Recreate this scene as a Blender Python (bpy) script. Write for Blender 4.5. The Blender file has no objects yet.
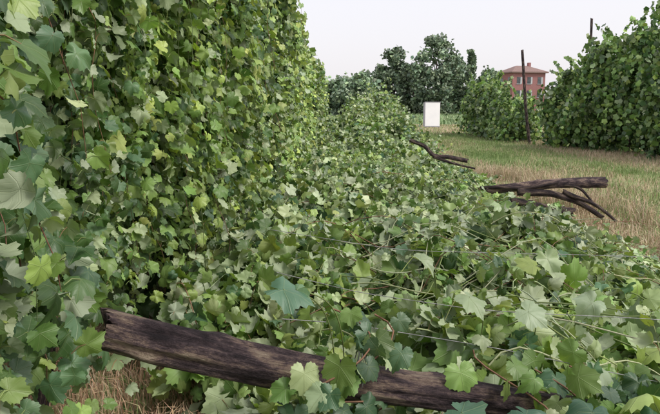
import bpy, math, numpy as np
from mathutils import Vector
rng=np.random.default_rng(7)
scene=bpy.context.scene
D=bpy.data

# ---------------------------------------------------------------- helpers
def nrm(a): return a/np.maximum(np.linalg.norm(a,axis=-1,keepdims=True),1e-9)
def noise2(x,y,seed=0,sc=1.0,oct=4):
    r=np.random.default_rng(seed); out=0; amp=1;tot=0
    for o in range(oct):
        for k in range(3):
            a=r.uniform(0,6.28); f=sc*(2**o)*r.uniform(.7,1.3); p=r.uniform(0,6.28)
            out=out+amp*np.sin((x*math.cos(a)+y*math.sin(a))*f+p)
        tot+=amp*1.7; amp*=.55
    return out/tot
def link(o,parent=None):
    scene.collection.objects.link(o)
    if parent is not None: o.parent=parent
    return o
def empty(name,loc=(0,0,0)):
    e=D.objects.new(name,None); e.location=loc; link(e); return e
def tri_mesh(name,V,F,mat,parent=None,col=None,uvw=None,smooth=True):
    me=D.meshes.new(name)
    V=np.asarray(V,dtype=np.float32); F=np.asarray(F,dtype=np.int32)
    me.vertices.add(len(V)); me.vertices.foreach_set('co',V.ravel())
    k=F.shape[1]
    me.loops.add(len(F)*k); me.loops.foreach_set('vertex_index',F.ravel())
    me.polygons.add(len(F)); me.polygons.foreach_set('loop_start',np.arange(len(F),dtype=np.int32)*k)
    try: me.polygons.foreach_set('loop_total',np.full(len(F),k,dtype=np.int32))
    except Exception: pass
    me.polygons.foreach_set('use_smooth',np.full(len(F),smooth,dtype=bool))
    if col is not None:
        a=me.attributes.new('tint','FLOAT_COLOR','POINT')
        c=np.ones((len(V),4),dtype=np.float32); c[:,:3]=col; a.data.foreach_set('color',c.ravel())
    if uvw is not None:
        a=me.attributes.new('loc','FLOAT_VECTOR','POINT')
        a.data.foreach_set('vector',np.asarray(uvw,dtype=np.float32).ravel())
    me.update(calc_edges=True)
    me.materials.append(mat)
    o=D.objects.new(name,me); link(o,parent); return o
class NT:
    def __init__(s,name):
        s.m=D.materials.new(name); s.m.use_nodes=True; s.t=s.m.node_tree
        s.t.nodes.clear(); s.out=s.t.nodes.new('ShaderNodeOutputMaterial')
    def n(s,ty,**k):
        nd=s.t.nodes.new(ty)
        for a,b in k.items(): setattr(nd,a,b)
        return nd
    def l(s,a,b): s.t.links.new(a,b)
    def math(s,op,a,b=None,c=None,clamp=False):
        nd=s.n('ShaderNodeMath',operation=op); nd.use_clamp=clamp
        for i,v in enumerate((a,b,c)):
            if v is None: continue
            if isinstance(v,(int,float)): nd.inputs[i].default_value=v
            else: s.l(v,nd.inputs[i])
        return nd.outputs[0]
    def mix(s,f,a,b,blend='MIX'):
        nd=s.n('ShaderNodeMix',data_type='RGBA',blend_type=blend)
        for i,v in ((0,f),(6,a),(7,b)):
            if isinstance(v,(int,float)): nd.inputs[i].default_value=v
            elif isinstance(v,tuple): nd.inputs[i].default_value=(*v,1)
            else: s.l(v,nd.inputs[i])
        return nd.outputs[2]
    def noise(s,sc,vec=None,detail=4,rough=.6):
        nd=s.n('ShaderNodeTexNoise'); nd.inputs['Scale'].default_value=sc
        nd.inputs['Detail'].default_value=detail; nd.inputs['Roughness'].default_value=rough
        if vec is not None: s.l(vec,nd.inputs['Vector'])
        return nd.outputs['Fac']
    def ramp(s,f,stops):
        nd=s.n('ShaderNodeValToRGB'); e=nd.color_ramp.elements
        while len(e)<len(stops): e.new(.5)
        for el,(p,c) in zip(e,stops): el.position=p; el.color=(*c,1)
        s.l(f,nd.inputs[0]); return nd.outputs[0]
    def bsdf(s,col,rough=.7,spec=.3,bump=None,bstr=.3,bdist=.02):
        b=s.n('ShaderNodeBsdfPrincipled')
        if isinstance(col,tuple): b.inputs['Base Color'].default_value=(*col,1)
        else: s.l(col,b.inputs['Base Color'])
        if isinstance(rough,(int,float)): b.inputs['Roughness'].default_value=rough
        else: s.l(rough,b.inputs['Roughness'])
        b.inputs['Specular IOR Level'].default_value=spec
        if bump is not None:
            bp=s.n('ShaderNodeBump'); bp.inputs['Strength'].default_value=bstr; bp.inputs['Distance'].default_value=bdist
            s.l(bump,bp.inputs['Height']); s.l(bp.outputs[0],b.inputs['Normal'])
        return b
    def done(s,sh): s.l(sh if not hasattr(sh,'outputs') else sh.outputs[0],s.out.inputs['Surface']); return s.m

# ---------------------------------------------------------------- materials
def leaf_material(name,veins=True,pale=.62,trans=.22):
    t=NT(name)
    at=t.n('ShaderNodeAttribute',attribute_name='tint').outputs['Color']
    geo=t.n('ShaderNodeNewGeometry')
    base=at; bump=None
    if veins:
        tc=t.n('ShaderNodeTexCoord').outputs['Object']
        n1=t.noise(30,tc,1)
        base=t.mix(t.math('MULTIPLY',n1,.7),at,t.mix(1.0,at,(.5,.57,.45),'MULTIPLY'))
        lu=t.n('ShaderNodeAttribute',attribute_name='loc').outputs['Vector']
        sp=t.n('ShaderNodeSeparateXYZ'); t.l(lu,sp.inputs[0])
        ax=t.math('ABSOLUTE',sp.outputs[0]); y=sp.outputs[1]
        masks=[]
        for ang,w in ((0,.020),(52,.017),(108,.015)):
            s_,c_=math.sin(math.radians(ang)),math.cos(math.radians(ang))
            cr=t.math('ABSOLUTE',t.math('SUBTRACT',t.math('MULTIPLY',ax,c_),t.math('MULTIPLY',y,s_)))
            dt=t.math('ADD',t.math('MULTIPLY',ax,s_),t.math('MULTIPLY',y,c_))
            m=t.math('SUBTRACT',1.0,t.math('DIVIDE',cr,w),clamp=True)
            m=t.math('MULTIPLY',m,t.math('GREATER_THAN',dt,0.0)); masks.append(m)
        v=t.math('MAXIMUM',masks[0],t.math('MAXIMUM',masks[1],masks[2]))
        sw=t.math('SINE',t.math('MULTIPLY',t.math('SUBTRACT',y,t.math('MULTIPLY',ax,.9)),38.0))
        sv=t.math('MULTIPLY',t.math('SUBTRACT',sw,.8,clamp=True),1.2)
        base=t.mix(t.math('MULTIPLY',t.math('MAXIMUM',v,sv),.28),base,(.32,.38,.18))
        bump=t.math('ADD',v,t.math('MULTIPLY',sv,.5))
    back=t.mix(pale,base,(.46,.52,.36))
    col=t.mix(geo.outputs['Backfacing'],base,back)
    b=t.bsdf(col,.45,.5,bump,.35,.004)
    if trans<=0: return t.done(b)
    tr=t.n('ShaderNodeBsdfTranslucent')
    t.l(t.mix(1.0,base,(1.6,1.6,.6),'MULTIPLY'),tr.inputs[0])
    mx=t.n('ShaderNodeMixShader'); mx.inputs[0].default_value=trans
    t.l(b.outputs[0],mx.inputs[1]); t.l(tr.outputs[0],mx.inputs[2])
    return t.done(mx)
M_leaf=leaf_material('vine_leaf')
M_leaf_mid=leaf_material('vine_leaf_plain',veins=False,pale=.55,trans=.12)
M_leaf_far=leaf_material('far_leaf',veins=False,pale=.3,trans=0)
def attr_mat(name,rough=.8):
    t=NT(name); at=t.n('ShaderNodeAttribute',attribute_name='tint').outputs['Color']
    return t.done(t.bsdf(at,rough,.2))
M_stem=attr_mat('cane_bark',.6); M_grass=attr_mat('grass_blade',.7)
def wood_mat(name,k=1.0):
    t=NT(name)
    lc=t.n('ShaderNodeAttribute',attribute_name='loc').outputs['Vector']
    mp=t.n('ShaderNodeMapping'); mp.inputs['Scale'].default_value=(1,1,4.5); t.l(lc,mp.inputs[0])
    fine=t.n('ShaderNodeMapping'); fine.inputs['Scale'].default_value=(5,5,5); t.l(lc,fine.inputs[0])
    pit=t.n('ShaderNodeMapping'); pit.inputs['Scale'].default_value=(3,3,30); t.l(lc,pit.inputs[0])
    n1=t.noise(1.3,mp.outputs[0],8,.6); n2=t.noise(2.2,fine.outputs[0],8,.75); n3=t.noise(2.5,pit.outputs[0],6,.7)
    f=t.math('ADD',t.math('ADD',t.math('MULTIPLY',n1,.64),t.math('MULTIPLY',n2,.18)),t.math('MULTIPLY',n3,.18))
    S_=lambda c:tuple(v*k for v in c)
    c=t.ramp(f,[(.40,S_((.022,.015,.019))),(.46,S_((.070,.048,.055))),(.51,S_((.15,.105,.11))),(.55,S_((.31,.22,.18))),(.62,S_((.52,.41,.31)))])
    n4=t.noise(4,fine.outputs[0],3,.6)
    crack=t.math('LESS_THAN',n4,.37)
    c=t.mix(t.math('MULTIPLY',crack,.8),c,(.012,.009,.010))
    hgt=t.math('SUBTRACT',t.math('ADD',n2,n3),t.math('MULTIPLY',crack,.5))
    return t.done(t.bsdf(c,.75,.3,hgt,1.0,.03))
M_wood=wood_mat('weathered_wood'); M_wood_dark=wood_mat('dark_weathered_wood',.55)
def ground_mat():
    t=NT('dry_ground'); tc=t.n('ShaderNodeTexCoord').outputs['Object']
    a=t.noise(.35,tc,5); b=t.noise(6,tc,8,.7)
    f=t.math('ADD',t.math('MULTIPLY',a,.6),t.math('MULTIPLY',b,.4))
    col=t.ramp(f,[(.38,(.10,.15,.05)),(.50,(.19,.24,.10)),(.58,(.36,.30,.19)),(.7,(.42,.34,.23))])
    return t.done(t.bsdf(col,.95,.1,b,.6,.05))
M_ground=ground_mat()
def simple(name,c1,c2,sc=3,rough=.8,bstr=.2,spec=.2):
    t=NT(name); tc=t.n('ShaderNodeTexCoord').outputs['Object']; n=t.noise(sc,tc,6)
    return t.done(t.bsdf(t.ramp(n,[(.35,c1),(.65,c2)]),rough,spec,n,bstr,.02))

# ---------------------------------------------------------------- leaves
CT=[(0,.80),(12,.70),(29,.56),(42,.64),(54,.71),(68,.62),(83,.52),(97,.54),(110,.56),(130,.49),(150,.44),(166,.33),(180,.07)]
def r_of(th):
    a=np.abs((np.degrees(th)+180)%360-180); return np.interp(a,[c[0] for c in CT],[c[1] for c in CT])
def leaf_template(lod):
    if lod==0:
        nb=44; th=np.arange(nb)/nb*2*np.pi; r=r_of(th)*(1+.055*np.where(np.arange(nb)%2==0,1,-1)*(r_of(th)>.2))
        nm=nb//2; tm=np.arange(nm)/nm*2*np.pi; rm=r_of(tm)*.5
        V=np.vstack([[[0,0]],np.c_[np.sin(tm)*rm,np.cos(tm)*rm],np.c_[np.sin(th)*r,np.cos(th)*r]])
        F=[]
        for i in range(nm):
            j=(i+1)%nm; m0,m1=1+i,1+j; b0,b1,b2=1+nm+2*i,1+nm+2*i+1,1+nm+(2*i+2)%nb
            F+=[(0,m1,m0),(m0,b1,b0),(m0,m1,b1),(m1,b2,b1)]
    elif lod==1:
        angs=[0,15,29,42,54,68,83,110,150,180]; angs=angs+[360-a for a in angs[-2:0:-1]]
        th=np.radians(angs); r=r_of(th); V=np.vstack([[[0,0]],np.c_[np.sin(th)*r,np.cos(th)*r]]); n=len(angs)
        F=[(0,1+(i+1)%n,1+i) for i in range(n)]
    else:
        angs=[0,29,54,83,120,240,277,306,331]; th=np.radians(angs); r=r_of(th)
        V=np.vstack([[[0,0]],np.c_[np.sin(th)*r,np.cos(th)*r]]); n=len(angs)
        F=[(0,1+(i+1)%n,1+i) for i in range(n)]
    return np.array(V,float),np.array(F,int)
TPL={l:leaf_template(l) for l in (0,1,2)}
def build_leaves(pos,tip,nor,size,col,lod,r=rng,curl=1.0):
    V2,F=TPL[lod]; N=len(pos); nv=len(V2)
    Y=nrm(tip); Z=nor-(nor*Y).sum(1,keepdims=True)*Y; Z=nrm(Z); X=np.cross(Y,Z)
    x=np.repeat(V2[None,:,0],N,0); y=np.repeat(V2[None,:,1],N,0)
    x=x*r.uniform(.80,1.12,(N,1)); 
    x=np.where(x>0,x*r.uniform(.88,1.1,(N,1)),x*r.uniform(.88,1.1,(N,1)))
    rr=np.sqrt(x*x+y*y); th=np.arctan2(x,y)
    dr=r.uniform(-.2,1.2,(N,1))*curl; fo=r.uniform(-.3,.9,(N,1))*curl; wa=r.uniform(.03,.26,(N,1)); ph=r.uniform(0,6.28,(N,1)); wf=r.integers(2,5,(N,1))
    z=-dr*rr*rr*.7+fo*np.abs(x)*.8-fo*.9*x*x+wa*np.sin(wf*th+ph)*rr+.08*np.sin(9*th+ph)*rr*rr
    y2=y*(1-.15*np.abs(dr)*rr); x2=x*(1-.18*np.abs(fo)*np.abs(x)); s=size[:,None,None]
    P=pos[:,None,:]+s*(x2[...,None]*X[:,None]+y2[...,None]*Y[:,None]+z[...,None]*Z[:,None])
    Fa=(F[None]+(np.arange(N)*nv)[:,None,None]).reshape(-1,3)
    C=np.repeat(col[:,None,:],nv,1).reshape(-1,3)
    U=np.zeros((N,nv,3)); U[...,:2]=V2[None]
    return P.reshape(-1,3),Fa,C,U.reshape(-1,3)
class Acc:
    def __init__(s): s.V=[];s.F=[];s.C=[];s.U=[];s.n=0
    def add(s,V,F,C,U=None):
        s.V.append(V); s.F.append(F+s.n); s.C.append(C); s.U.append(U if U is not None else np.zeros_like(V)); s.n+=len(V)
    def obj(s,name,mat,parent=None,smooth=True):
        return tri_mesh(name,np.vstack(s.V),np.vstack(s.F),mat,parent,np.vstack(s.C),np.vstack(s.U),smooth)
def tubes(P,R,col,k=5):
    S,n,_=P.shape; T=nrm(np.gradient(P,axis=1)); ref=np.array([.31,.23,.92])
    A=nrm(np.cross(T,ref)); B=np.cross(T,A)
    a=np.arange(k)/k*2*np.pi
    V=P[:,:,None,:]+R[:,:,None,None]*(np.cos(a)[:,None]*A[:,:,None,:]+np.sin(a)[:,None]*B[:,:,None,:])
    F=[]
    for i in range(n-1):
        for j in range(k):
            j2=(j+1)%k; F+=[(i*k+j,i*k+j2,(i+1)*k+j2),(i*k+j,(i+1)*k+j2,(i+1)*k+j)]
    F=np.array(F); Fa=(F[None]+(np.arange(S)*n*k)[:,None,None]).reshape(-1,3)
    C=np.repeat(col[:,None,:],n*k,1).reshape(-1,3)
    return V.reshape(-1,3),Fa,C
def palette(N,cols,w,jit=.25,r=rng):
    cols=np.array(cols); idx=r.choice(len(cols),N,p=np.array(w)/sum(w))
    c=cols[idx]*(1+r.uniform(-jit,jit,(N,1))); return c*(1+r.uniform(-.08,.08,(N,3)))
DARK=(.052,.108,.034); MID=(.120,.205,.055); BLUE=(.085,.160,.088); YEL=(.29,.38,.11); LIGHT=(.21,.32,.095); PALE=(.37,.45,.25)
STEM_G=(.20,.25,.09); STEM_B=(.20,.11,.07)

def petioles(node,base,col,rad,acc):
    P=np.stack([node,(node+base)/2+np.array([0,0,.006]),base],1); R=np.full(P.shape[:2],rad)
    acc.add(*tubes(P,R,col,3))

def clear_of_post(P):
    x,y,z=P[...,0],P[...,1],P[...,2]
    return (y<2.0)&(x>-.42*y-.03)&(z<1.6-.31*y)&(z>.3)
def hedge_shoots(n,y0,y1,z0,z1,xc,side,lod,lacc,sacc,size,cols,w,nodes=14,L=(.7,1.5),reach=.45,flipp=.17,cane=.3):
    y=rng.uniform(y0,y1,n); z=rng.uniform(z0,z1,n); 
    lump=noise2(y,z,11,2.0,3)
    x=xc+side*(rng.uniform(-.25,.10,n)+.26*lump)
    p0=np.c_[x,y,z]
    d=np.c_[side*rng.uniform(.0,1,n)**1.3*reach,rng.uniform(-.7,.7,n),rng.uniform(-.1,.65,n)]
    ln=rng.uniform(*L,n)
    t=np.linspace(0,1,nodes)[None,:,None]; g=np.array([0,0,-1.0])
    P=p0[:,None]+d[:,None]*ln[:,None,None]*t*(1.2-.5*t)+g*(ln[:,None,None]*.9*t**2)
    P=P+.02*np.sin(t*17+rng.uniform(0,6,(n,1,3)))
    zmin=.55+.25*noise2(y,y*0,5,2.5,2)+rng.uniform(-.2,.12,n)-.5*np.clip((y-3.1)/1.3,0,1)
    keep=(P[...,2]>zmin[:,None])&~clear_of_post(P)
    if y1<.5: keep&=(P[...,1]<.45)
    alt=np.where(np.arange(nodes)%2==0,1,-1)[None,:,None]
    T=nrm(np.gradient(P,axis=1))
    out=np.array([side,0,0.])
    lat=nrm(np.cross(T,out+.0*T))*alt
    pd=nrm(lat*.7+out*rng.uniform(.1,1.,(n,nodes,1))+np.array([0,0,.35])+rng.normal(0,.3,(n,nodes,3)))
    sz=rng.uniform(*size,(n,nodes))*(1-.4*np.linspace(0,1,nodes)[None]**2)
    base=P+pd*(.55*sz[...,None])
    nor=nrm(out*rng.uniform(.1,1.1,(n,nodes,1))+np.array([0,-.2,.75])+rng.normal(0,.5,(n,nodes,3)))
    tip=nrm(np.array([0,0,-.85])+pd*.55+rng.normal(0,.42,(n,nodes,3)))
    flip=rng.random((n,nodes,1))<flipp
    nor=np.where(flip,-nor,nor)
    k=keep
    N=int(k.sum()); col=palette(N,cols,w)
    young=np.broadcast_to(np.linspace(0,1,nodes)[None],(n,nodes))[k]
    col=col*(1+.45*young[:,None]**2*np.array([1,.8,.4]))
    pk=P[k]; col=col*(1+.32*noise2(pk[:,1],pk[:,2]*1.3,17,1.2,3))[:,None]
    lacc.add(*build_leaves(base[k],tip[k],nor[k],sz[k],col,lod))
    if lod==0:
        petioles(P[k],base[k],palette(N,[STEM_G,(.24,.15,.08)],[3,1]),.0014,sacc)
    if lod<2:
        R=np.full(P.shape[:2],.0024)*(1.3-.8*np.linspace(0,1,nodes)[None])
        Pc=P.copy(); Pc[...,2]=np.maximum(Pc[...,2],zmin[:,None])
        g_=(keep.mean(1)>.85)&(rng.random(n)<cane)
        sacc.add(*tubes(Pc[g_],R[g_],palette(int(g_.sum()),[(.12,.16,.06),STEM_B,STEM_G],[3,2,1]),4))
def hedge_fill(n,y0,y1,z0,z1,xa,xb,lod,lacc,size,side=1):
    y=rng.uniform(y0,y1,n); z=rng.uniform(z0,z1,n); x=rng.uniform(xa,xb,n)
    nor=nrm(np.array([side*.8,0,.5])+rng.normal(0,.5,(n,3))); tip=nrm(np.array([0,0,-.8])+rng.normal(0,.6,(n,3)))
    lacc.add(*build_leaves(np.c_[x,y,z],tip,nor,rng.uniform(*size,n),palette(n,[DARK,MID],[3,1])*.7,lod))  # inner leaves tinted darker: shade inside the hedge put into their colour

# ------------------------------------------------ standing row on the left
row=empty('standing_grapevine_row')
L=Acc(); S=Acc(); Lm=Acc()
C1=([DARK,MID,BLUE,YEL,LIGHT],[3.4,3.2,2.4,.5,1.5])
C2=([DARK,MID,BLUE,YEL,LIGHT],[1.5,2.8,.6,2.5,3.4])
hedge_shoots(860,.9,3.4,1.0,3.3,-1.22,1,0,L,S,(.055,.112),*C1)
hedge_shoots(680,3.2,6.2,.7,3.2,-1.18,1,0,L,S,(.06,.115),*C2)
hedge_shoots(1500,6.0,15,.6,3.1,-1.17,1,1,Lm,S,(.075,.12),*C2)
hedge_shoots(1100,14,30,.6,3.1,-1.17,1,2,Lm,S,(.10,.16),*C2)
hedge_shoots(260,-2,12,1.0,3.1,-1.5,-1,2,Lm,S,(.12,.17),*C1)
hedge_shoots(120,-2.5,.3,1.0,3.2,-1.45,1,1,Lm,S,(.08,.12),*C1,reach=.2)
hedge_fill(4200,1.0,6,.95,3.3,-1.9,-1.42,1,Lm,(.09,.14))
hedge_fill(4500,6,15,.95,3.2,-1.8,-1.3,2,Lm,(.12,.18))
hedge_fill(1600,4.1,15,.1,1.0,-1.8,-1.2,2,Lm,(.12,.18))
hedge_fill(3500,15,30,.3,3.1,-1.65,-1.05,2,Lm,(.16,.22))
L.obj('foliage',M_leaf,row); Lm.obj('foliage_inner',M_leaf_mid,row); S.obj('canes',M_stem,row)
def log_mesh(name,p0,p1,r0,r1,parent=None,mat=None,seed=1,bend=.03,rough=.10,k=28,n=70,knots=6,path=None):
    r=np.random.default_rng(seed)
    if path is None: p0=np.array(p0,float);p1=np.array(p1,float); t=np.linspace(0,1,n); C=p0+(p1-p0)*t[:,None]
    else:
        path=np.array(path,float); s=np.linspace(0,1,len(path)); t=np.linspace(0,1,n)
        C=np.stack([np.interp(t,s,path[:,i]) for i in range(3)],1)
        for _ in range(6): C[1:-1]=(C[:-2]+C[1:-1]*2+C[2:])/4
    ax=nrm(np.gradient(C,axis=0)); ref=np.array([.2,.9,.35]) if abs(ax[n//2][1])<.7 else np.array([.2,.1,.95])
    A=nrm(np.cross(ax,ref)); B=np.cross(ax,A)
    L_=np.linalg.norm(np.diff(C,axis=0),axis=1).sum()
    C=C+bend*(np.sin(t*5+seed)[:,None]*A*.5+np.sin(t*3.1+seed*2)[:,None]*B*.5)
    a=np.arange(k)/k*2*np.pi
    tt,aa=np.meshgrid(t*L_,a,indexing='ij'); R=r0+(r1-r0)*(tt/L_)
    nz=.5*noise2(np.cos(aa)*2+tt*2.5,np.sin(aa)*2+tt*1.7,seed,1.6,4)
    ridge=np.sin(aa*6+3*noise2(tt,tt*0,seed+3,4,3)+2)*.2+np.sin(aa*13+tt*4)*.12
    R=R*(1+rough*(nz*1.8+ridge))
    for _ in range(knots):
        t0=r.uniform(0,L_);a0=r.uniform(0,6.28); da=(aa-a0+np.pi)%(2*np.pi)-np.pi
        R=R*(1+r.uniform(.08,.25)*np.exp(-((tt-t0)/.04)**2-(da/.35)**2))
    V=C[:,None]+R[...,None]*(np.cos(aa)[...,None]*A[:,None]+np.sin(aa)[...,None]*B[:,None])
    V[0]+= -ax[0]*(.012*np.sin(a*3+seed)+.01*r.normal(0,1,k))[:,None]; V[-1]+=ax[-1]*(.012*np.sin(a*2+seed)+.01*r.normal(0,1,k))[:,None]
    U=np.stack([np.cos(aa),np.sin(aa),tt],-1).reshape(-1,3)
    F=[]
    for i in range(n-1):
        for j in range(k):
            j2=(j+1)%k; F+=[(i*k+j,(i+1)*k+j2,i*k+j2),(i*k+j,(i+1)*k+j,(i+1)*k+j2)]
    V=V.reshape(-1,3); c0=len(V); V=np.vstack([V,C[0],C[-1]]); U=np.vstack([U,[0,0,0],[0,0,L_]])
    for j in range(k):
        j2=(j+1)%k; F+=[(c0,j,j2),(c0+1,(n-1)*k+j2,(n-1)*k+j)]
    return tri_mesh(name,V,np.array(F),mat or M_wood_dark,parent,uvw=U)
for i,yy in enumerate(np.arange(1.2,29,1.6)):
    x=-1.5+rng.uniform(-.06,.06)
    log_mesh(f'trunk_{i}',None,None,.035,.022,row,seed=i+20,k=10,n=16,knots=2,path=[(x,yy,-.05),(x+rng.uniform(-.1,.1),yy+.1,.6),(x+rng.uniform(-.1,.1),yy-.05,1.2),(x,yy+rng.uniform(-.2,.2),1.9)])
for i,yy in enumerate((4.6,10.6,16.6,22.6)):
    log_mesh(f'post_{i}',(-1.5,yy,-.1),(-1.5,yy,2.95),.06,.05,row,seed=i+60,k=12,n=24)

row2=empty('background_grapevine_row'); L=Acc(); S=Acc()
hedge_shoots(500,-4,32,.7,3.0,-4.0,1,2,L,S,(.17,.24),*C1)
hedge_fill(4500,-4,32,.4,3.0,-4.5,-3.9,2,L,(.22,.3))
L.obj('foliage',M_leaf_far,row2)
for i,yy in enumerate(np.arange(-3,31,2.4)):
    log_mesh(f'trunk_{i}',(-4.2,yy,-.05),(-4.15,yy+.1,1.2),.04,.03,row2,seed=i+90,k=8,n=10,knots=1)

# ------------------------------------------------ collapsed row (fallen vines)
def sstep(a,b,x): t=np.clip((x-a)/(b-a),0,1); return t*t*(3-2*t)
def right_edge(y): return 2.85+.25*noise2(y,y*0,31,.7,3)-.2*sstep(3,0,y)
def h_fall(x,y):
    b=.53+.20*noise2(x,y,41,1.5,4)+.09*noise2(x,y,47,5.0,2)
    b=b-.14*sstep(7,14,y)-.15*sstep(2.35,1.9,y)*sstep(.95,.6,x)
    b=b*(.10+.90*sstep(0,1.9,right_edge(y)-x)**.8)
    b=b*(1-.6*sstep(1.5,2.1,x)*sstep(5.6,7.0,y)*sstep(10.0,9.1,y))
    rise=sstep(16,25,y)*sstep(2.9,1.6,x)*sstep(-.8,.8,x)
    b=b+rise*(1.40+.4*noise2(x,y,43,1.8,3))
    hole=sstep(-.35,-.6,x+.08*noise2(y,x,7,3,2))*sstep(3.4,2.7,y)
    return b*(1-.95*hole)
def fall_ok(x,y):
    hole=(x<-.45+.08*noise2(y,x,7,3,2))&(y<3.0)
    return (~hole)&(x<right_edge(y)+.1)&(x>-1.0)
C3=([DARK,MID,BLUE,YEL,LIGHT,PALE],[1.1,2.1,1.0,2.6,3.6,1.6])
fal=empty('fallen_grapevine_row'); L=Acc(); S=Acc(); Lm=Acc()
def lying(n,y0,y1,lod,size,nodes=12,L_=(.5,1.3),lift=.10,up=False,acc=None):
    x=rng.uniform(-.75,3.0,n); y=rng.uniform(y0,y1,n); a=rng.uniform(0,6.28,n); ln=rng.uniform(*L_,n)
    t=np.linspace(0,1,nodes)[None]
    a2=a[:,None]+rng.uniform(-1.2,1.2,(n,1))*t
    X=x[:,None]+ln[:,None]*t*np.cos(a2); Yy=y[:,None]+ln[:,None]*t*np.sin(a2)
    depth=rng.uniform(0,1,n)[:,None]**1.6*.35
    h=h_fall(X,Yy)
    Z=h-depth*np.minimum(1,h/.5)+lift*rng.uniform(-.2,1.5,(n,1))*np.sin(t*3.1)*np.minimum(1,h/.4)
    if up: Z=h-.1+ (lift*rng.uniform(.4,1.6,(n,1)))*np.sin(t*2.2)
    Z=np.maximum(Z,.04)
    P=np.stack([X,Yy,Z],-1); k=fall_ok(X,Yy)&(Yy>1.0)
    k&=~((Yy<1.93)&(X<.45)&(Z>.62+ (1.93-Yy)*.45))
    alt=np.where(np.arange(nodes)%2==0,1,-1)[None,:,None]
    T=nrm(np.gradient(P,axis=1)); lat=nrm(np.cross(T,np.array([0,0,1.])))*alt
    pd=nrm(lat*.8+np.array([0,0,.7])+rng.normal(0,.4,(n,nodes,3)))
    sz=rng.uniform(*size,(n,nodes)); 
    if up: sz=sz*(1-.45*t)
    base=P+pd*sz[...,None]*.55
    nor=nrm(np.array([.05,-.3,.7])+rng.normal(0,.68,(n,nodes,3)))
    tip=nrm(lat*.5+rng.normal(0,.7,(n,nodes,3))+np.array([0,-.25,-.25]))
    fl=rng.random((n,nodes,1))<np.where(rng.random((n,1,1))<.34,.7,.18); nor=np.where(fl,-nor,nor)
    N=int(k.sum()); col=palette(N,*C3); pk=P[k]; col=col*(1+.32*noise2(pk[:,0],pk[:,1],19,2.2,3))[:,None]
    (L if lod==0 else Lm).add(*build_leaves(base[k],tip[k],nor[k],sz[k],col,lod,curl=1.5))
    if lod==0: petioles(P[k],base[k],palette(N,[STEM_G,(.24,.15,.08)],[3,1]),.0015,S)
    if lod<2:
        kk=k.all(1)
        R=np.full(P.shape[:2],.0032)*(1.3-.8*t)
        S.add(*tubes(P[kk],R[kk],palette(int(kk.sum()),[STEM_G,STEM_B,PALE],[3,1,1]),4))
lying(1000,1.3,4.6,0,(.06,.15))
lying(110,1.9,4.6,0,(.055,.11),lift=.26,L_=(.4,.8),up=True)
lying(2100,4.5,13.5,1,(.07,.14))
lying(180,4.5,13,1,(.065,.11),lift=.28,L_=(.4,.9),up=True)
lying(2100,13,30,2,(.11,.17))
lying(160,16,28,2,(.10,.15),lift=.55,L_=(.3,.7),up=True)
def fill_fall(n,y0,y1,lod,size):
    x=rng.uniform(-.8,3.0,n); y=rng.uniform(y0,y1,n); k=fall_ok(x,y); x=x[k];y=y[k]; n=len(x)
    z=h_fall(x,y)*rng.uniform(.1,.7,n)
    Lm.add(*build_leaves(np.c_[x,y,z],nrm(rng.normal(0,1,(n,3))),nrm(np.array([0,-.2,.9])+rng.normal(0,.5,(n,3))),rng.uniform(*size,n),palette(n,[DARK,MID,BLUE],[3,1,1])*.7,lod))  # buried leaves darkened, painting shade into the gaps of the heap
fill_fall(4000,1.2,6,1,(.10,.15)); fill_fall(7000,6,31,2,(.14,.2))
for (x0,n_) in ((-.02,26),(.05,18),(.50,18),(.60,36),(.70,36),(.80,36),(.92,28)):
    t=np.linspace(0,1,n_); P=np.c_[x0+.10*np.sin(t*9+x0*9),1.80+.12*np.cos(t*7),(.98-.25*x0)-.34*t]
    nor=nrm(np.array([0,-.7,.6])+rng.normal(0,.4,(n_,3))); tip=nrm(np.array([0,-.2,-.8])+rng.normal(0,.5,(n_,3)))
    L.add(*build_leaves(P+rng.normal(0,.03,(n_,3)),tip,nor,rng.uniform(.05,.10,n_),palette(n_,[MID,LIGHT,BLUE,PALE],[2,2,3,.8]),0))
    S.add(*tubes(P[None],np.full((1,n_),.003),np.array([STEM_B]),5))
hero=[((-.15,1.52,1.16),(.9,-.25,-.25),(-.15,-.20,.95),.115,(.11,.22,.14)),((-.12,1.55,1.15),(-.8,-.1,-.3),(.3,-.2,.9),.08,(.17,.29,.15)),((.30,1.55,.83),(.7,-.5,-.1),(0,-.3,.9),.10,(.07,.16,.095)),
 ((.48,1.60,.80),(.6,-.6,-.2),(.1,-.3,.9),.12,(.05,.13,.08)),((.66,1.62,.80),(-.5,-.7,-.2),(0,-.4,.9),.12,(.05,.12,.07)),((.40,2.0,1.00),(.5,-.6,-.3),(.2,-.3,.9),.10,(.32,.40,.24)),((.62,2.1,.92),(.7,-.4,-.4),(-.3,-.3,.8),.10,(.33,.41,.27)),
 ((.84,1.66,.76),(.7,-.5,-.2),(0,-.4,.9),.11,(.05,.13,.07)),((.30,2.5,1.0),(.6,-.3,-.3),(.3,-.2,.8),.10,(.33,.40,.25)),((.95,2.4,.86),(-.7,-.3,-.4),(.4,-.3,.8),.11,(.33,.41,.28)),((.78,1.9,.80),(.6,-.5,-.3),(.3,-.3,.8),.11,(.32,.39,.26))]
L.add(*build_leaves(np.array([h_[0] for h_ in hero]),np.array([h_[1] for h_ in hero],float),np.array([h_[2] for h_ in hero],float),np.array([h_[3] for h_ in hero]),np.array([h_[4] for h_ in hero]),0,curl=1.3))
for h_ in hero:
    p=np.array(h_[0]); t=np.linspace(0,1,10)[:,None]; q=p+np.array([.12,.40,-.35]); P=q+(p-q)*t+np.array([.03,0,.06])*np.sin(t*3.14)
    S.add(*tubes(P[None],np.full((1,10),.002),np.array([STEM_G]),5))
L.obj('foliage',M_leaf,fal); Lm.obj('foliage_inner',M_leaf_mid,fal)
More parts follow.
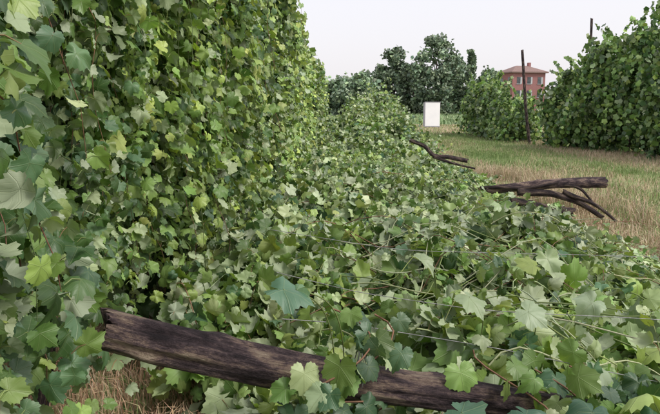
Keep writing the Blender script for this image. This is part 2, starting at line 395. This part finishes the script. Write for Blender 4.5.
n=140; x=rng.uniform(-.3,2.4,n); y=rng.uniform(2.0,10,n); a=rng.normal(.1,.8,n); ln=rng.uniform(.6,2.2,n); t=np.linspace(0,1,16)[None]
X=x[:,None]+ln[:,None]*t*np.cos(a)[:,None]; Yy=y[:,None]+ln[:,None]*t*np.sin(a)[:,None]+.05*np.sin(t*11)
Z=h_fall(X,Yy)+.06+.16*np.sin(t*3.14)*rng.uniform(.2,1.2,(n,1))
S.add(*tubes(np.stack([X,Yy,Z],-1),np.full(X.shape,.0036)*(1.2-.7*t),palette(n,[STEM_G,STEM_B,(.36,.38,.24)],[2,1,2]),5))
S.obj('canes',M_stem,fal)

# ------------------------------------------------ fallen posts
post=empty('fallen_wooden_post')
log_mesh('post_trunk',(-.686,1.75,.965),(.74,1.97,.625),.060,.050,post,M_wood,seed=3,bend=.035,rough=.17,k=64,n=240,knots=18)
M_wire=simple('galvanised_wire',(.12,.12,.12),(.38,.38,.38),40,.45,.1,.5)
def wire(name,pts,r,parent,mat=M_wire,n=40,sm=4):
    p=np.array(pts,float); s=np.linspace(0,1,len(p)); t=np.linspace(0,1,n)
    C=np.stack([np.interp(t,s,p[:,i]) for i in range(3)],1)
    for _ in range(sm): C[1:-1]=(C[:-2]+2*C[1:-1]+C[2:])/4
    V,F,_=tubes(C[None],np.full((1,n),r),np.ones((1,3)),6)
    return tri_mesh(name,V,F,mat,parent)
ang=np.linspace(0,6.28*3.2,60)
wire('wire_wrap',[( .03+.010*a_/6.28+.012*math.sin(a_), 1.865+.068*math.cos(a_), .80+.068*math.sin(a_)) for a_ in ang],.0016,post,n=160,sm=1)
tw=empty('trellis_wire')
wire('wire_strand',[(-.2,1.98,.93),(.0,2.0,.91),(.5,1.97,.84),(.98,1.9,.76),(2.2,1.8,.6)],.0014,tw)
wire('wire_strand_b',[(-.25,2.3,1.0),(.05,2.25,.94),(.5,2.2,.89),(1.2,2.3,.83),(2.6,2.9,.5)],.0014,tw)
wire('wire_strand_c',[(-.4,3.4,.95),(.3,3.3,.86),(1.2,3.5,.80),(2.2,4.2,.62),(3.0,5.4,.3)],.0016,tw)

fp=empty('broken_post_pile')
log_mesh('post_main',(2.00,9.05,.46),(3.62,8.95,.59),.058,.078,fp,seed=5,bend=.03,k=20,n=60,mat=M_wood)
log_mesh('post_second',(2.22,8.6,.36),(3.05,8.55,.22),.055,.06,fp,seed=8,k=16,n=40)
log_mesh('branch',None,None,.055,.03,fp,seed=9,k=12,n=30,path=[(2.4,8.9,.44),(2.85,8.8,.46),(3.2,8.75,.34),(3.5,8.7,.12)])
log_mesh('branch_b',None,None,.035,.018,fp,seed=10,k=10,n=20,path=[(3.0,8.8,.48),(3.3,8.6,.36),(3.6,8.5,.1)])
log_mesh('branch_c',None,None,.03,.012,fp,seed=12,k=10,n=20,path=[(3.0,8.95,.55),(3.25,8.9,.5),(3.45,8.8,.30)])
log_mesh('branch_d',None,None,.03,.02,fp,seed=13,k=10,n=20,path=[(1.8,9.2,.44),(2.1,9.0,.50),(2.5,8.9,.50),(2.9,8.75,.60)])
vt=empty('fallen_vine_trunk')
log_mesh('trunk',None,None,.045,.05,vt,seed=14,k=12,n=40,path=[(1.5,15,.85),(1.85,15,.72),(2.05,15,.50),(2.4,15,.48),(2.85,15,.38)])
log_mesh('branch',None,None,.035,.02,vt,seed=15,k=10,n=24,path=[(2.05,15,.46),(2.5,14.6,.36),(2.9,14.3,.26)])

# ------------------------------------------------ ground
def sheet(name,x0,x1,y0,y1,z,mat,nx=1,ny=1):
    xs=np.linspace(x0,x1,nx+1); ys=np.linspace(y0,y1,ny+1); X,Y=np.meshgrid(xs,ys); V=np.c_[X.ravel(),Y.ravel(),np.full(X.size,z)]
    F=[(j*(nx+1)+i,j*(nx+1)+i+1,(j+1)*(nx+1)+i+1,(j+1)*(nx+1)+i) for j in range(ny) for i in range(nx)]
    return tri_mesh(name,V,np.array(F),mat)
sheet('ground',-1500,1500,-200,3000,0,M_ground,10,10)
sheet('crop_field',-60,140,58,140,.012,simple('crop',(.19,.27,.14),(.33,.39,.23),1.2))
sheet('dirt_path',-60,80,44,53,.008,simple('pale_dirt',(.40,.36,.30),(.54,.49,.42),2))

def blades(name,n,fx,hgt,wid,cols,w,dens=None,green=None):
    x,y=fx(n); 
    if dens is not None:
        k=rng.random(len(x))<dens(x,y); x=x[k]; y=y[k]
    n=len(x); a=rng.uniform(0,6.28,n); h=rng.uniform(.35,1,n)*hgt; w_=rng.uniform(.6,1.3,n)*wid
    le=rng.uniform(.1,1.0,n); b=rng.uniform(0,6.28,n)
    d=np.c_[np.cos(a),np.sin(a),a*0]*w_[:,None]/2; ln=np.c_[np.cos(b),np.sin(b),b*0]*(h*le)[:,None]
    o=np.c_[x,y,x*0]; m=o+ln*.3+np.c_[x*0,x*0,h*.6]; t=o+ln+np.c_[x*0,x*0,h*(1-.35*le)]
    V=np.stack([o-d,o+d,m-d*.7,m+d*.7,t],1).reshape(-1,3)
    F=(np.array([[0,1,3],[0,3,2],[2,3,4]])[None]+(np.arange(n)*5)[:,None,None]).reshape(-1,3)
    C=palette(n,cols,w)
    if green is not None:
        g=np.clip(green(x,y),0,1); pick=(rng.random(n)<g)[:,None]; C=np.where(pick,palette(n,[(.15,.23,.07),(.22,.30,.11),(.30,.36,.17)],[2,3,2]),C)
    C=np.repeat(C[:,None],5,1).reshape(-1,3)
    return tri_mesh(name,V,F,M_grass,None,C,smooth=False)
STR=(.56,.45,.31); STR2=(.46,.34,.24); GG=(.13,.20,.06); GL=(.24,.30,.12)
def strip(n):
    u=rng.random(n); y=4+36*u**1.3; x=rng.uniform(2.3,11,n); return x,y
def lane(x,y): return np.clip(sstep(3.6,4.3,x)*sstep(8.6,6.6,x)*.95*(.8+.7*noise2(x,y*.3,55,1.3,4)),0,1)+sstep(22,36,y)*.35
blades('dry_grass',130000,strip,.20,.011,[STR,STR2,GL],[3,2,1],lambda x,y:.35+.65*(noise2(x,y,51,.9,3)>-.1),lane)
def tall(n): return rng.normal(3.5,.45,n),rng.uniform(5,15,n)
blades('tall_dry_grass',17000,tall,.46,.008,[STR,STR2,GL],[4,2,1],lambda x,y:(noise2(x,y,52,1.4,3)>-.25)*1.0*(x>2.9))
def under(n): return rng.uniform(-3.2,-.2,n),rng.uniform(1.8,7,n)
blades('straw_under_vines',32000,under,.22,.006,[(.54,.37,.24),(.42,.27,.18),(.56,.44,.30),GG],[3,2,2,.6])
def wide(n): return rng.uniform(2,26,n),38+22*rng.random(n)
blades('far_grass',30000,wide,.25,.04,[STR,GL,(.50,.42,.30)],[2,4,2])
def crop(n): return rng.uniform(-20,70,n),60+rng.integers(0,26,n)*3.0+rng.normal(0,.25,n)
blades('crop_rows',30000,crop,.9,.14,[(.24,.34,.17),(.33,.40,.22),(.17,.25,.12)],[2,2,1])

# ------------------------------------------------ right hand vine rows
def bushy_row(name,path,hs,seed,n,size=(.12,.2),w=.8):
    r=np.random.default_rng(seed); e=empty(name); L=Acc()
    p=np.array(path,float); hfun=lambda s:np.interp(s,np.linspace(0,1,len(hs)),hs)+.32*np.sin(s*29)+.22*np.sin(s*67)
    cl=n//45; s=r.random(cl); C=p[0]+(p[1]-p[0])*s[:,None]
    H=hfun(s)-.35; f=r.random(cl)**.9; cz=.25+(H-.55)*f
    bulge=.5*noise2(s*14,cz*1.2,seed,1.2,3)
    cc=np.c_[C[:,0]+r.normal(0,w*.35,cl)-bulge,C[:,1]+r.normal(0,w*.45,cl),cz]
    rad=r.uniform(.15,.45,cl)
    q=r.normal(0,1,(cl,45,3)); q=nrm(q)*r.uniform(.4,1.05,(cl,45,1))*rad[:,None,None]; q[...,2]*=1.4
    P=(cc[:,None]+q).reshape(-1,3); lum=np.repeat(r.uniform(.55,1.25,cl),45)
    m=int(cl*.9); s2=r.random(m); C2=p[0]+(p[1]-p[0])*s2[:,None]; H2=hfun(s2)*r.uniform(.35,1.0,m)
    t=np.linspace(0,1,14)[None]; dx=r.normal(0,.45,(m,1)); dy=r.normal(0,.6,(m,1))
    up=(r.random((m,1))<.35)
    Z=H2[:,None]+np.where(up,r.uniform(.3,1.1,(m,1))*t,-1.7*t**1.6+.2*t)
    Q=np.stack([C2[:,:1]+np.sign(dx)*.4*~up+dx*t,C2[:,1:2]+dy*t,Z],-1).reshape(-1,3)
    P=np.vstack([P,Q]); lum=np.r_[lum,np.repeat(r.uniform(.9,1.6,m),14)]
    k=P[:,2]>.05; P=P[k]; lum=lum[k]; N=len(P)
    nor=nrm(np.array([-.4,-.5,.6])+r.normal(0,.6,(N,3))); tip=nrm(np.array([0,0,-.8])+r.normal(0,.5,(N,3)))
    col=palette(N,[DARK,MID,LIGHT,YEL],[2.4,3,1.9,.6])*lum[:,None]
    L.add(*build_leaves(P,tip,nor,r.uniform(*size,N),col,2))
    L.obj('foliage',M_leaf_mid,e)
    ln=np.linalg.norm(p[1]-p[0])
    for i in range(int(ln/1.8)):
        q=p[0]+(p[1]-p[0])*(i+.5)/int(ln/1.8)
        log_mesh(f'trunk_{i}',(q[0],q[1],-.05),(q[0]+r.uniform(-.1,.1),q[1],1.6),.05,.035,e,seed=i+seed,k=8,n=10,knots=1)
    return e
bushy_row('trellised_vine_row',[(11.4,16.5),(8.7,27.0)],[4.5,4.6,4.5,4.5,4.1,4.1,4.0,3.6,2.9,2.2],101,30000)
bushy_row('trellised_vine_row',[(8.3,30.0),(7.6,38.5)],[1.9,2.1,2.3,2.7,3.0,2.9,2.6],102,15000)
lp=empty('leaning_wooden_pole')
log_mesh('pole',(8.15,28.6,-.1),(7.55,28.4,4.05),.07,.055,lp,seed=31,k=12,n=40,bend=.05)
up=empty('trellis_pole')
log_mesh('pole',(9.25,25,-.1),(9.2,25,4.9),.055,.045,up,seed=32,k=12,n=30,bend=.02)

# ------------------------------------------------ boxes
def box(name,x0,x1,y0,y1,z0,z1,mat,parent=None,bev=0):
    me=D.meshes.new(name); V=[(x,y,z) for z in (z0,z1) for y in (y0,y1) for x in (x0,x1)]
    F=[(0,2,3,1),(4,5,7,6),(0,1,5,4),(2,6,7,3),(0,4,6,2),(1,3,7,5)]
    me.from_pydata(V,[],F); me.materials.append(mat); o=D.objects.new(name,me); link(o,parent)
    if bev: b=o.modifiers.new('b','BEVEL'); b.width=bev; b.segments=2
    return o
M_white=simple('white_paint',(.80,.81,.82),(.88,.88,.88),1.5,.5,.05)
M_grey=simple('grey_metal',(.2,.21,.22),(.3,.3,.32),3,.5,.05)
wb=empty('white_signboard',(6.7,50,0)); wb.rotation_euler[2]=math.radians(6)
box('panel',-.58,.58,-.06,.06,.2,2.02,M_white,wb,.02); 
for k in (-1,1): box(f'leg_{k+1}',k*.52-.04,k*.52+.04,.063,.14,-.05,1.9,M_grey,wb)
box('top_rail',-.62,.62,-.075,.075,2.023,2.07,M_grey,wb); box('bottom_rail',-.62,.62,-.075,.075,.15,.197,M_grey,wb)
box('side_rail',-.70,-.583,-.075,.075,.2,2.02,M_grey,wb)

def brick():
    t=NT('brick'); tc=t.n('ShaderNodeTexCoord').outputs['Object']
    b=t.n('ShaderNodeTexBrick'); b.inputs['Scale'].default_value=3; b.inputs['Color1'].default_value=(.36,.15,.145,1); b.inputs['Color2'].default_value=(.29,.115,.11,1); b.inputs['Mortar'].default_value=(.40,.28,.27,1)
    mp=t.n('ShaderNodeMapping'); mp.inputs['Rotation'].default_value=(math.radians(90),0,0); t.l(tc,mp.inputs[0]); t.l(mp.outputs[0],b.inputs['Vector'])
    n=t.noise(.6,tc); return t.done(t.bsdf(t.mix(t.math('MULTIPLY',n,.4),b.outputs[0],(.38,.22,.22)),.9,.1))
M_brick=brick(); M_roof=simple('roof_tiles',(.20,.14,.13),(.29,.20,.18),5,.85,.4); M_glass=simple('window_glass',(.07,.08,.09),(.13,.14,.15),2,.2,.0,.5)
M_shut=simple('painted_shutter',(.45,.47,.49),(.55,.55,.57),2,.6,.0)
h=empty('brick_house',(40.6,152,0)); h.rotation_euler[2]=math.radians(14); h.scale=(.86,.9,1)
box('walls',-4.7,4.7,-4,4,-.1,9.4,M_brick,h)
me=D.meshes.new('roof'); e=.6; V=[(-4.7-e,-4-e,9.4),(4.7+e,-4-e,9.4),(4.7+e,4+e,9.4),(-4.7-e,4+e,9.4),(-1.6,0,11.2),(1.6,0,11.2),(-4.7-e,-4-e,9.65),(4.7+e,-4-e,9.65),(4.7+e,4+e,9.65),(-4.7-e,4+e,9.65)]
me.from_pydata([(v[0],v[1],v[2]+.01) for v in V],[],[(3,2,1,0),(0,1,7,6),(1,2,8,7),(2,3,9,8),(3,0,6,9),(6,7,5,4),(8,9,4,5),(7,8,5),(9,6,4)]); me.materials.append(M_roof); link(D.objects.new('roof',me),h)
box('chimney',1.8,2.5,-.4,.4,10.2,11.9,M_brick,h)
for fl in range(3):
    for i,xx in enumerate((-3,0,3)):
        z=1.0+fl*3.0
        box(f'window_{fl}_{i}',xx-.5,xx+.5,-4.05,-3.9,z,z+1.5,M_glass,h); box(f'sill_{fl}_{i}',xx-.65,xx+.65,-4.15,-3.9,z-.12,z-.003,M_shut,h)
        box(f'shutter_{fl}_{i}',xx+.503,xx+.95,-4.07,-3.9,z,z+1.5,M_shut,h)
    for i,yy in enumerate((-2,1.5)):
        box(f'side_window_{fl}_{i}',-4.75,-4.6,yy-.5,yy+.5,1.0+fl*3,2.5+fl*3,M_glass,h)
box('door',1.0,2.0,-4.06,-3.9,0,.85,M_grey,h)

# ------------------------------------------------ distant trees
TG=[(.11,.165,.105),(.16,.225,.135),(.22,.29,.17)]  # pale, desaturated greens: distance haze is mixed into the leaf colour
def tree(name,x,y,H,W,seed,n=6500,conic=False,lo=.12,size=(.35,.65),mul=1.0):
    r=np.random.default_rng(seed); e=empty(name,(x,y,0)); cl=70 if not conic else 40
    f=r.random(cl); 
    if conic: rad=(1-f*.85)*W/2; cr=.28*W*(1.1-f*.7)
    else: rad=np.sin(np.pi*np.clip(f*.85+.12,0,1))**.7*W/2; cr=r.uniform(.06,.15,cl)*W
    a=r.uniform(0,6.28,cl); rr=rad*np.sqrt(r.uniform(.1,1,cl))
    C=np.c_[np.cos(a)*rr,np.sin(a)*rr,H*(lo+(1-lo)*f)-cr*.5]
    m=n//cl; q=r.normal(0,.55,(cl,m,3))*np.reshape(cr,(cl,1,1))
    P=(C[:,None]+q).reshape(-1,3); lum=np.repeat(r.uniform(.6,1.35,cl),m); kk=P[:,2]>.2; P=P[kk]; lum=lum[kk]; N=len(P)
    nor=nrm(np.array([0,-.35,.7])+r.normal(0,.6,(N,3)))
    col=palette(N,TG,[2,2,1],r=r)*mul*(.75+.5*np.clip(P[:,2:3]/H,0,1))*lum[:,None]  # tint brightens with height, painting light from above onto the crown
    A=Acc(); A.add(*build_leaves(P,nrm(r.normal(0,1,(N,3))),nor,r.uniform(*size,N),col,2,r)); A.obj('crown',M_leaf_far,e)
    log_mesh('trunk',(0,0,-.1),(0,0,H*.7),.28*H/12,.08,e,seed=seed,k=10,n=20,knots=2)
    for i in range(7):
        c=C[r.integers(cl)]; z0=H*r.uniform(.2,.5); log_mesh(f'limb_{i}',(0,0,min(z0,c[2]*.8)),tuple(c),.09,.03,e,seed=i,k=6,n=8,knots=0)
def PX(px,d): return (px-345)/642*d
tree('broadleaf_tree',PX(434,118),118,14.2,9.2,201,mul=1.0)
tree('broadleaf_tree',PX(393,124),124,12.8,7.0,202,mul=.8)
tree('broadleaf_tree',PX(412,132),132,9.5,6,203,mul=1.1)
tree('broadleaf_tree',PX(454,128),128,11.3,5.5,204,mul=1.15)
tree('cypress_tree',PX(468,118),118,11.6,2.6,205,2500,True,.03,mul=.7)
tree('broadleaf_tree',PX(486,130),130,8.8,6,206,4000)
tree('broadleaf_tree',PX(378,130),130,9,5,207,4000)
tree('broadleaf_tree',PX(567,140),140,9,9,208,4000)
tree('broadleaf_tree',PX(345,105),105,6.2,9,209,4000,mul=1.1)
tree('broadleaf_tree',PX(322,108),108,5.6,8,210,4000,mul=1.1)
tree('broadleaf_tree',PX(362,100),100,6.6,6,211,3000,mul=1.1)
r=np.random.default_rng(77); N=26000; X=r.uniform(-170,260,N); Hh=4.2+2.2*noise2(X,X*0,88,.12,4); Z=Hh*r.random(N)**.7; Yv=190+r.uniform(-4,4,N)
A=Acc(); A.add(*build_leaves(np.c_[X,Yv,Z],nrm(r.normal(0,1,(N,3))),nrm(np.array([0,-.3,.7])+r.normal(0,.5,(N,3))),r.uniform(.9,1.7,N),palette(N,[(.20,.25,.21),(.25,.31,.24)],[1,1],r=r),2,r)); A.obj('distant_tree_line',M_leaf_far)  # greyed pale greens carry the haze as leaf colour

# ------------------------------------------------ light
w=D.worlds.new('World'); scene.world=w; w.use_nodes=True; nt=w.node_tree; nt.nodes.clear()
sky=nt.nodes.new('ShaderNodeTexSky'); sky.sky_type='NISHITA'; sky.sun_disc=False
EL=math.radians(50); AZ=math.radians(118)
sky.sun_elevation=EL; sky.sun_rotation=AZ; sky.dust_density=5; sky.air_density=1.0
b1=nt.nodes.new('ShaderNodeBackground'); b1.inputs[1].default_value=.05; nt.links.new(sky.outputs[0],b1.inputs[0])
b2=nt.nodes.new('ShaderNodeBackground'); b2.inputs[0].default_value=(.84,.81,.84,1); b2.inputs[1].default_value=1.0
ad=nt.nodes.new('ShaderNodeAddShader'); o=nt.nodes.new('ShaderNodeOutputWorld')
nt.links.new(b1.outputs[0],ad.inputs[0]); nt.links.new(b2.outputs[0],ad.inputs[1]); nt.links.new(ad.outputs[0],o.inputs[0])
sun=D.lights.new('sun','SUN'); sun.energy=2.3; sun.angle=math.radians(14); sun.color=(1,.97,.9)
so=D.objects.new('sun',sun); link(so)
dirv=Vector((math.sin(AZ)*math.cos(EL),math.cos(AZ)*math.cos(EL),math.sin(EL)))
so.rotation_euler=dirv.to_track_quat('Z','Y').to_euler()

# ------------------------------------------------ camera
cam=D.cameras.new('camera'); cam.lens=35; cam.clip_end=5000; cam.clip_start=.02
co=D.objects.new('camera',cam); link(co); co.location=(0,0,1.6)
co.rotation_euler=(math.radians(90-8.77),0,math.radians(1.34)); scene.camera=co
scene.view_settings.view_transform='Standard'; scene.view_settings.look='None'; scene.view_settings.exposure=0
